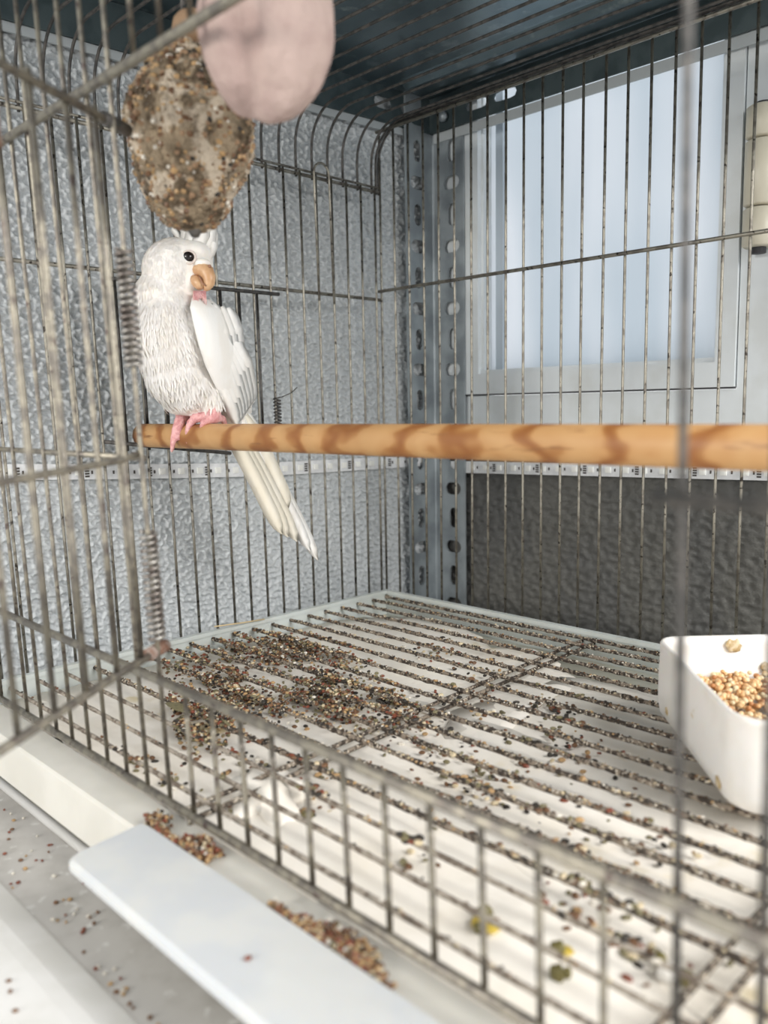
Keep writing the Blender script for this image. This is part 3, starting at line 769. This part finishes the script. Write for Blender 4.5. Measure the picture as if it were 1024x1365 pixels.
# ------------------------------------------------------------------ the cockatiel
CR, CU, CB = Vector((CAMR[0][0], CAMR[1][0], CAMR[2][0])), Vector((CAMR[0][1], CAMR[1][1], CAMR[2][1])), Vector((CAMR[0][2], CAMR[1][2], CAMR[2][2]))
MPP = .000548
F0 = Vector((.0708, -.27, .1790))      # the bird's stand on top of the perch
def B(px, py, c=0):     # a point of the bird, measured across, up and towards the viewer
    d = (CR * (px - 512) - CU * (py - 682.5)) / 1109.35 - CB
    return CAMP + d * (.6082 - c * MPP)
def BR(rx, ry, rc): return (rx * MPP, ry * MPP, rc * MPP)
BM = Matrix((CR, CU, CB)).transposed()
bird = thing('cockatiel', 'white cockatiel perched with raised crest, head turned to the right', 'bird', tuple(F0))
def make_body():
    mb = MB()
    def E(px, py, c, rx, ry, rc, ang=0):
        rot = BM @ Matrix.Rotation(math.radians(ang), 3, 'Z')
        mb.blob(B(px, py, c), BR(rx, ry, rc), rot, 24, 16)
    LEGS = []
    E(235, 361, 33, 44, 42, 40); E(250, 352, 36, 33, 30, 32); E(252, 374, 40, 24, 24, 25); E(262, 341, 40, 21, 18, 24)
    E(222, 400, 30, 42, 44, 40); E(232, 415, 30, 44, 40, 42); E(228, 445, 34, 50, 56, 48, -4); E(240, 455, 30, 52, 60, 48); E(235, 472, 27, 50, 52, 47); E(240, 492, 22, 48, 52, 46, 6); E(252, 510, 14, 46, 44, 44)
    E(268, 470, 0, 46, 82, 44, 16); E(288, 520, -22, 32, 60, 30, 22); E(305, 560, -40, 22, 44, 18, 30)
    E(232, 528, 14, 20, 26, 20, 25); E(282, 525, 22, 17, 30, 18, -5)
    for path, rs in (
        ([(232, 536, 10), (240, 550, 2), (246, 557, -6)], [9, 7.5, 6.5]),
        ([(246, 557, -6), (238, 560, -4), (234, 572, 2), (231, 588, 3), (229, 601, 0)], [6.5, 6, 5.2, 4.6, 3]),
        ([(248, 557, -6), (243, 560, 0), (240, 571, 5), (239, 585, 5)], [6.5, 5.5, 5, 3.4]),
        ([(248, 557, -8), (254, 556, -20), (256, 566, -32)], [6, 5, 4]),
        ([(285, 520, 26), (289, 538, 28), (288, 550, 28), (287, 558, 27)], [8, 8, 7, 6.5]),
        ([(288, 557, 27), (275, 557, 24), (262, 558, 20), (254, 563, 17), (251, 574, 17), (250, 590, 13)], [7, 6.3, 6, 5.5, 5, 3]),
        ([(288, 558, 27), (279, 560, 33), (271, 563, 35), (268, 570, 34)], [6.5, 5.5, 4.6, 3.2]),
        ([(289, 558, 26), (297, 558, 14), (300, 566, 4)], [6, 5, 4])):
        mb.tube([B(*p) for p in path], [r * MPP for r in rs], 10); LEGS.append((path, rs))
        for p, r in zip(path, rs): mb.blob(B(*p), BR(r, r, r), None, 8, 6)
    me = mesh_of('body_raw', mb, 'plumage')
    o = bpy.data.objects.new('body_raw', me); COL.objects.link(o)
    m = o.modifiers.new('r', 'REMESH'); m.mode = 'VOXEL'; m.voxel_size = .0011
    m = o.modifiers.new('s', 'SMOOTH'); m.factor = .5; m.iterations = 8
    bpy.context.view_layer.update()
    dg = bpy.context.evaluated_depsgraph_get()
    me2 = bpy.data.meshes.new_from_object(o.evaluated_get(dg)); bpy.data.objects.remove(o)
    me2.name = 'body'
    me2.materials.clear(); me2.materials.append(MATS['plumage']); me2.materials.append(MATS['skin_pink'])
    caps = [(B(*a), B(*b), max(ra, rb) * MPP * 1.3) for path, rs in LEGS for a, b, ra, rb in zip(path, path[1:], rs, rs[1:])][1:]
    zlim = B(250, 541, 0).z
    for p in me2.polygons:
        p.use_smooth = True; q = p.center
        if q.z > zlim: continue
        for a, b, r in caps:
            ab = b - a; t = min(1, max(0, (q - a).dot(ab) / ab.length_squared))
            if (q - a - ab * t).length < r: p.material_index = 1; break
    for v in me2.vertices: v.co = v.co - F0
    return link('body', me2, bird, F0)
body = make_body()
# small contour feathers lying over the body
def leaf(mb_, c, t, nrm_, L, Wt, mi=0):
    s_ = t.cross(nrm_).normalized(); vs = []
    prof = [(0, .25, 0), (.3, .9, .05), (.6, 1, .06), (.85, .62, .055), (1, .05, .05)]
    for a_, w_, h in prof:
        ctr = c + t * (L * a_) + nrm_ * (L * h)
        vs += [ctr - s_ * (Wt * w_ / 2), ctr + nrm_ * (Wt * .05 * w_), ctr + s_ * (Wt * w_ / 2)]
    fs = []
    for i in range(4):
        b_ = 3 * i; fs += [(b_, b_ + 1, b_ + 4, b_ + 3), (b_ + 1, b_ + 2, b_ + 5, b_ + 4)]
    mb_.add(vs, fs, mi)
rnd = random.Random(5)
mb = MB(); polys = [p for p in body.data.polygons if p.material_index == 0]
inv = Matrix((CR, CU, CB))
for i in range(9000):
    p = rnd.choice(polys); q = inv @ (p.center + F0 - CAMP); px, py = 512 + 1109.35 * q.x / -q.z, 682.5 - 1109.35 * q.y / -q.z
    if py > 541 or px > 305 or (px > 246 and 334 < py < 398) or (py < 345 and px > 240): continue
    nn = p.normal.normalized()
    down = Vector((rnd.uniform(-.35, .35), rnd.uniform(-.1, .6), -1))
    t = (down - nn * down.dot(nn)).normalized(); s_ = t.cross(nn).normalized()
    L = rnd.uniform(8, 18) * MPP * min(1, max(.4, (py - 310) / 130)); w_ = rnd.uniform(1.6, 3.2) * MPP; c = p.center + F0 + nn * .0001
    lift = rnd.uniform(.0, .06)
    mb.add([c - s_ * w_ * .6, c + s_ * w_ * .6, c + t * L * .6 + nn * (L * lift) + s_ * w_ * .5, c + t * L * .6 + nn * (L * lift) - s_ * w_ * .5, c + t * L + nn * (L * lift * 1.3)], [(0, 1, 2, 3), (3, 2, 4)])
tag(build('body_feathers', mb, 'plumage', bird, True), kind='stuff')
# wings: curved shells with long flight feathers
def shell(rows, thick, n=9):
    # rows: (centre px, py, c, half width, tilt of the cross direction towards the viewer, bulge)
    m = MB(); top_, bot = [], []
    for (px, py, c, hw, ax, tl, bu) in rows:
        for k in range(n):
            s_ = -1 + 2 * k / (n - 1); bul = bu * (1 - s_ * s_)
            q = (px + s_ * hw * math.cos(ax) , py + s_ * hw * math.sin(ax), c + s_ * tl + bul)
            top_.append(B(*q)); bot.append(B(q[0], q[1], q[2] - thick * (1 - s_ * s_ * .7) - .8))
    R = len(rows); N = R * n; fs = []
    for j in range(R - 1):
        for k in range(n - 1):
            a = j * n + k; fs += [(a, a + n, a + n + 1, a + 1), (N + a, N + a + 1, N + a + n + 1, N + a + n)]
    for k in range(n - 1): fs += [(k, k + 1, N + k + 1, N + k), ((R - 1) * n + k, N + (R - 1) * n + k, N + (R - 1) * n + k + 1, (R - 1) * n + k + 1)]
    for j in range(R - 1):
        a = j * n; fs += [(a, N + a, N + a + n, a + n), (a + n - 1, a + 2 * n - 1, N + a + 2 * n - 1, N + a + n - 1)]
    return m.add(top_ + bot, fs)
lw = shell([(268, 398, 62, 12, .1, -6, 6), (277, 412, 64, 24, .1, -18, 10), (286, 436, 58, 28, .1, -26, 14), (294, 462, 48, 29, .05, -30, 15), (302, 488, 34, 28, 0, -30, 14), (310, 512, 18, 24, -.05, -26, 11), (318, 534, 3, 18, -.1, -20, 8), (326, 552, -10, 10, -.15, -12, 4)], 10)
lwing = build('wing', lw, 'feather_white', bird, True)
def feather(path, hw, material, parent, name='feather', curve=3.0, tip=.12, tilt=0.):
    # a long flat feather with a quill: path of (px, py, c)
    pts = [Vector(p) for p in path]; n = 16; m = MB(); vs = []
    def ev(t):
        x = t * (len(pts) - 1); i = min(int(x), len(pts) - 2); return pts[i].lerp(pts[i + 1], x - i)
    for i in range(n + 1):
        t = i / n; p = ev(t); d = ev(min(1, t + .04)) - ev(max(0, t - .04)); s_ = Vector((d.y, -d.x, 0)).normalized()
        if s_.x < 0: s_ = -s_
        k = hw * (min(1, .45 + t * 2.2)) * (1 if t < .78 else math.sqrt(max(tip * tip, 1 - ((t - .78) / .22) ** 2)))
        for sg, h in ((-1, 0), (0, curve), (1, 0), (0, curve - 2.2)):
            q = p + s_ * (k * sg); vs.append(B(q.x, q.y, q.z + h + tilt * sg * k))
    fs = []
    for i in range(n):
        a = 4 * i
        for k in range(4): fs.append((a + k, a + 4 + k, a + 4 + (k + 1) % 4, a + (k + 1) % 4))
    fs += [(0, 1, 2, 3), (4 * n, 4 * n + 3, 4 * n + 2, 4 * n + 1)]
    return build(name, m.add(vs, fs), material, parent, True)
# near wing: flight feathers fanned from the shoulder to the tip
for i in range(7):
    t = i / 6
    a = (262 + 40 * t, 420 + 12 * t, 70 - 22 * t); e = (318 + 19 * t, 570 - 32 * t, 2 - 22 * t)
    mid = ((a[0] + e[0]) / 2 + 2 + 6 * t, (a[1] + e[1]) / 2 - 1, (a[2] + e[2]) / 2 + 12 - 6 * abs(t - .4))
    feather([a, mid, e], 9.5, 'feather_white', lwing, 'flight_feather', 3.0, .12, -.55)
for i in range(6):
    t = i / 5
    a = (262 + 42 * t, 402 + 8 * t, 72 - 26 * t); e = (282 + 36 * t, 486 - 16 * t, 58 - 34 * t)
    feather([a, ((a[0] + e[0]) / 2 + 3, (a[1] + e[1]) / 2, (a[2] + e[2]) / 2 + 8), e], 10, 'feather_white', lwing, 'covert_feather', 3.0, .12, -.5)
rw = shell([(186, 418, 20, 9, 0, 14, 6), (187, 440, 22, 12, 0, 18, 8), (191, 465, 18, 13, 0, 20, 8), (197, 488, 10, 12, 0, 18, 7), (204, 506, 2, 8, 0, 12, 5), (209, 516, -4, 3, 0, 6, 2)], 8)
rwing = build('wing', rw, 'feather_cream', bird, True)
feather([(184, 432, 26), (189, 470, 24), (206, 512, 6)], 7, 'feather_cream', rwing, 'flight_feather', 2.5, .15, .4)
# tail: long central feathers and shorter outer ones, sloping away behind the perch
for a, e, hw, dz in (((318, 545, -46), (424, 747, -150), 9, 0), ((314, 550, -44), (414, 735, -142), 9, 1), ((308, 555, -42), (396, 722, -128), 10, 2), ((303, 560, -40), (384, 716, -118), 11, 4), ((298, 560, -38), (376, 712, -112), 10, 6), ((322, 550, -50), (384, 678, -112), 13, 3), ((328, 548, -54), (392, 690, -122), 9, -2)):
    feather([(a[0], a[1], a[2] + dz), ((a[0] * .5 + e[0] * .5), a[1] * .5 + e[1] * .5 - 3, (a[2] + e[2]) / 2 + dz), (e[0], e[1], e[2] + dz)], hw, 'feather_cream' if hw >= 10 else 'feather_white', bird, 'tail_feather', 2.5, .10)
# crest: narrow feathers rising from the forehead
for a, m_, e, hw in (((268, 340, 46), (279, 320, 44), (281, 294, 40), 9), ((260, 336, 48), (270, 314, 46), (270, 286, 40), 10), ((252, 332, 46), (258, 310, 42), (257, 286, 36), 10), ((246, 326, 38), (248, 310, 36), (244, 294, 30), 7), ((276, 347, 44), (283, 330, 44), (285, 306, 40), 7), ((240, 325, 34), (238, 314, 30), (230, 302, 24), 5)):
    feather([a, m_, e], hw, 'feather_white', bird, 'crest_feather', 2.5, .15)
# face: beak of two halves, cere, nostril, eye
def hooked(path, rs, flat, material, name, parent):
    m = MB(); pts = [B(*p) for p in path]
    m.tube(pts, [r * MPP for r in rs], 14)
    return build(name, m, material, parent, True)
ub = hooked([(262, 361, 56), (270, 359, 60), (276, 363, 63), (279, 370, 64), (279, 378, 64), (276, 384, 63), (272, 389, 62)], [8, 9.5, 9.5, 8.5, 7, 4.5, 1], 1, 'beak_horn', 'upper_beak', bird)
hooked([(257, 371, 58), (263, 376, 61), (268, 381, 63), (271, 384, 63)], [5.5, 7.5, 6.5, 3], 1, 'beak_horn', 'lower_beak', bird)
build('mouth_line', MB().tube([B(266, 368, 69), B(268, 374, 70), B(271, 379, 70.5), B(275, 381, 69)], .9 * MPP, 6), 'nostril', bird, True)
build('nostril', MB().blob(B(279.5, 355, 69), BR(2.4, 2.4, 2.4), BM, 10, 6), 'nostril', bird, True)
build('cere', MB().blob(B(270, 352, 59), BR(11, 7, 10), BM, 14, 8), 'plumage', bird, True)
eye = build('eye', MB().blob(B(251.5, 343, 62), BR(8, 8, 8), BM, 20, 14), 'eye_black', bird, True)
ringp = [B(251.5 + 9.2 * math.cos(t), 343 + 8.6 * math.sin(t), 66.5) for t in [2 * math.pi * i / 20 for i in range(21)]]
build('eye_ring', MB().tube(ringp, 1.5 * MPP, 8, cap=False), 'eye_ring', eye, True)
# pink bare patch under the beak with short quills
bare = build('bare_skin', MB().blob(B(266, 397, 62), BR(7, 9, 7), BM, 12, 8), 'skin_pink', bird, True)
mb = MB()
for i in range(9):
    x = 259 + 1.8 * i; mb.tube([B(x, 388, 70), B(x + (x - 266) * .25, 402 + 4 * math.sin(i), 72)], [1.3 * MPP, .5 * MPP], 6)
build('pin_feathers', mb, 'skin_pink', bare, True)
mb = MB()
for i in range(7): mb.tube([B(240 - i * 1.2, 352 + i * 2.8, 68 - i * .4), B(226 - i * 1.5, 347 + i * 4.2, 66 - i * .5), B(217 - i * .5, 345 + i * 4.6, 62)], [.8 * MPP, .7 * MPP, .2 * MPP], 5)
build('ear_bristles', mb, 'eye_ring', bird, True)

# ------------------------------------------------------------------ litter
def inside(p, poly):
    x, y = p; c = False
    for i in range(len(poly)):
        (x1_, y1_), (x2_, y2_) = poly[i], poly[i - 1]
        if (y1_ > y) != (y2_ > y) and x < (x2_ - x1_) * (y - y1_) / (y2_ - y1_) + x1_: c = not c
    return c
heap = [(.004, -.240), (.004, -.165), (.06, -.150), (.125, -.155), (.20, -.195), (.265, -.220), (.255, -.262), (.205, -.283), (.165, -.305), (.21, -.342), (.175, -.355), (.12, -.325), (.06, -.295), (.02, -.275)]
mb = MB(); rnd = random.Random(21); cnt = 0
cl = [(rnd.uniform(.01, .26), rnd.uniform(-.35, -.16), rnd.uniform(.006, .022)) for _ in range(60)]
cl = [c for c in cl if inside(c[:2], heap)]
while cnt < 5600:
    if rnd.random() < .72:
        c = rnd.choice(cl); x, y = rnd.gauss(c[0], c[2] * .6), rnd.gauss(c[1], c[2] * .6)
    else: x, y = rnd.uniform(.004, .28), rnd.uniform(-.36, -.15)
    if not inside((x, y), heap): continue
    s_ = rnd.uniform(.0006, .0014); wire_near = min(abs(y - g) for g in GY) < .0035
    z = GZ + rnd.uniform(.0005, .0028) if wire_near else -.0160 + rnd.uniform(0, .008)
    mb.blob((x, y, z), (s_ * 1.45, s_, s_ * .75), rrot(), 6, 4, rnd.choices(range(7), [3, 8, 6, 6, 3, 4, 1.5])[0]); cnt += 1
tag(build('seed_litter', mb, SEEDM), 'dense brown litter of seeds and husks on the far left of the grate', 'litter', kind='stuff')
mb = MB(); cnt = 0
spots = [(.30, -.243, .022), (.33, -.262, .012), (.348, -.275, .008), (.40, -.285, .014), (.42, -.30, .012), (.43, -.262, .012), (.265, -.245, .02), (.205, -.33, .014), (.255, -.318, .009), (.235, -.338, .012), (.355, -.30, .01), (.435, -.325, .008), (.468, -.335, .012), (.45, -.33, .008), (.36, -.345, .006), (.29, -.345, .006), (.27, -.33, .01), (.34, -.18, .01), (.30, -.14, .012), (.22, -.11, .015), (.16, -.10, .012), (.35, -.22, .02), (.25, -.17, .03), (.38, -.24, .03), (.17, -.385, .014), (.215, -.372, .02)]
while cnt < 900:
    c = rnd.choice(spots); x, y = rnd.gauss(c[0], c[2]), rnd.gauss(c[1], c[2] * .7)
    if not (.01 < x < .6 and -.39 < y < -.02): continue
    if (Vector((x, y, 0)) - D0).dot(U) > -.006 and -.01 < (Vector((x, y, 0)) - D0).dot(Wd) < .15: continue
    s_ = rnd.uniform(.0007, .0018); wire_near = min(abs(y - g) for g in GY) < .003
    z = GZ + rnd.uniform(.001, .0022) if wire_near else -.0158 + rnd.uniform(0, .002)
    mb.blob((x, y, z), (s_ * 1.5, s_, s_ * .7), rrot(), 6, 4, rnd.choices(range(7), [3, 7, 7, 6, 2, 3, 1])[0]); cnt += 1
tag(build('scattered_litter', mb, SEEDM), 'loose scattering of husks and seeds over the middle of the grate', 'litter', kind='stuff')
def ledge_heap(name, xa, xb, n_, label, seed):
    r2 = random.Random(seed); m = MB()
    for i in range(n_):
        t = r2.choice((r2.random(), r2.gauss(.3, .12), r2.gauss(.75, .1))); x = xa + (xb - xa) * t; hh = .0022 + .0014 * math.sin(9 * t + seed)
        s_ = r2.uniform(.0006, .0011); y = -.4150 + abs(r2.gauss(0, .0050)) * (.8 + .5 * math.sin(7 * t + 2 * seed)); y = min(y, -.4040)
        m.blob((x, y, -.0130 + r2.random() * (.001 + hh)), (s_ * 1.25, s_, s_), rrot(), 6, 4, r2.choices(range(7), [5, 7, 2, 1, 2, 6, .7])[0])
    tag(build(name, m, SEEDM), label, 'litter', kind='stuff')
ledge_heap('seed_heap', .243, .300, 800, 'heap of reddish seeds on the tray ledge at the corner of the pull handle', 1)
ledge_heap('seed_heap', .348, .415, 800, 'heap of reddish seeds on the tray ledge behind the middle of the pull handle', 2)
# single seeds
seedmesh = {}
for k in ('seed_red', 'seed_brown', 'seed_tan', 'hull_white', 'seed_olive', 'seed_dark'):
    seedmesh[k] = mesh_of('seed', MB().blob((0, 0, 0), (.0016, .0012, .0009), None, 8, 5), k, True)
def seed(kind, x, y, z, label, group=None, sc=1., name='seed'):
    o = link(name, seedmesh[kind], None, (x, y, z), Matrix.Rotation(rnd.uniform(0, 6.28), 3, 'Z').to_quaternion(), (sc, sc * rnd.uniform(.8, 1.1), sc))
    tag(o, label, 'seed', group); return o
for i in range(58):
    x, y = rnd.uniform(.04, .36), rnd.uniform(-.457, -.421)
    if x > .245 and y > -.450: y = -.4525 - rnd.random() * .004
    k = rnd.choices(['seed_red', 'seed_brown', 'seed_tan'], [3, 4, 2])[0]
    seed(k, x, y, -.0543, 'tiny reddish brown seed spilled on the dusty grey base before the cage', 'spilled seeds on the grey base', rnd.uniform(.55, .95))
for i in range(18):
    x, y = rnd.uniform(.05, .30), rnd.uniform(-.457, -.422)
    if x > .245 and y > -.450: y = -.4545
    seed('hull_white', x, y, -.0544, 'pale seed husk lying on the dusty grey base before the cage', 'pale husks on the grey base', rnd.uniform(.5, .9), 'seed_husk')
for x, y in ((.232, -.487), (.263, -.489), (.270, -.491), (.236, -.496), (.283, -.494)):
    seed('seed_brown', x, y, -.0473, 'tiny brown seed lying on the white front ledge of the base', 'seeds on the white ledge', .8)
seed('seed_red', .367, -.440, -.0112, 'single bright red seed lying on top of the white pull handle', None, 1.0)
# droppings on the paper
def dropping(x, y, label, parts):
    m = MB()
    for dx, dy, r, h, mi in parts: m.blob((x + dx, y + dy, -.0142 + h * .3), (r, r * .85, h), Matrix.Rotation(dx * 900, 3, 'Z'), 12, 6, mi, lambda d, q: q * (1 + .12 * math.sin(5 * d.x + 3 * d.y)))
    tag(build('bird_dropping', m, ['dropping_green', 'dropping_yellow', 'dropping_white'], None, True), label, 'dropping')
dropping(.4155, -.3605, 'wet yellow dropping with dark green centre on the paper near the front bars', [(0, 0, .0065, .0012, 1), (-.0030, .0015, .0022, .0028, 0), (.002, .001, .0018, .0028, 0), (-.006, .006, .0035, .0022, 0), (-.001, -.0045, .0022, .002, 0)])
dropping(.4445, -.3545, 'small olive green dropping on the paper between two front bars', [(0, 0, .0032, .003, 0), (.001, .001, .0045, .001, 1)])
dropping(.4520, -.3665, 'dark pointed dropping on the paper close behind the front bars', [(0, 0, .0030, .0035, 0), (.002, .003, .002, .002, 0)])
dropping(.4800, -.3400, 'pale white dropping on the paper at the right beside the food dish', [(0, 0, .0035, .004, 2), (.006, .003, .003, .003, 0), (-.005, .005, .003, .003, 0)])
dropping(.2950, -.3520, 'dark green oval dropping beside the crumpled tissue', [(0, 0, .003, .002, 0), (.002, 0, .0022, .002, 0)])
dropping(.2720, -.3640, 'whitish dropping with green tip on the paper by the tissue', [(0, 0, .004, .003, 2), (-.005, .004, .003, .002, 0)])
for x, y, r_ in ((.115, -.362, 0), (.145, -.352, 1)):
    pass
mb = MB(); leaf(mb, Vector((.122, -.330, -.004)), Vector((.9, .1, -.1)).normalized(), Vector((0, 0, 1)), .026, .010)
tag(build('dry_leaf', MB().add(mb.v, mb.f), 'seed_olive', None, True), 'dry olive leaf scrap resting on the grate wires at left', 'leaf')
tag(build('straw', MB().tube([(.006, -.215, .004), (.012, -.19, .0035), (.010, -.165, .0015)], .0006, 6), 'straw', None, True), 'thin blond straw lying across the left tray rim', 'straw')
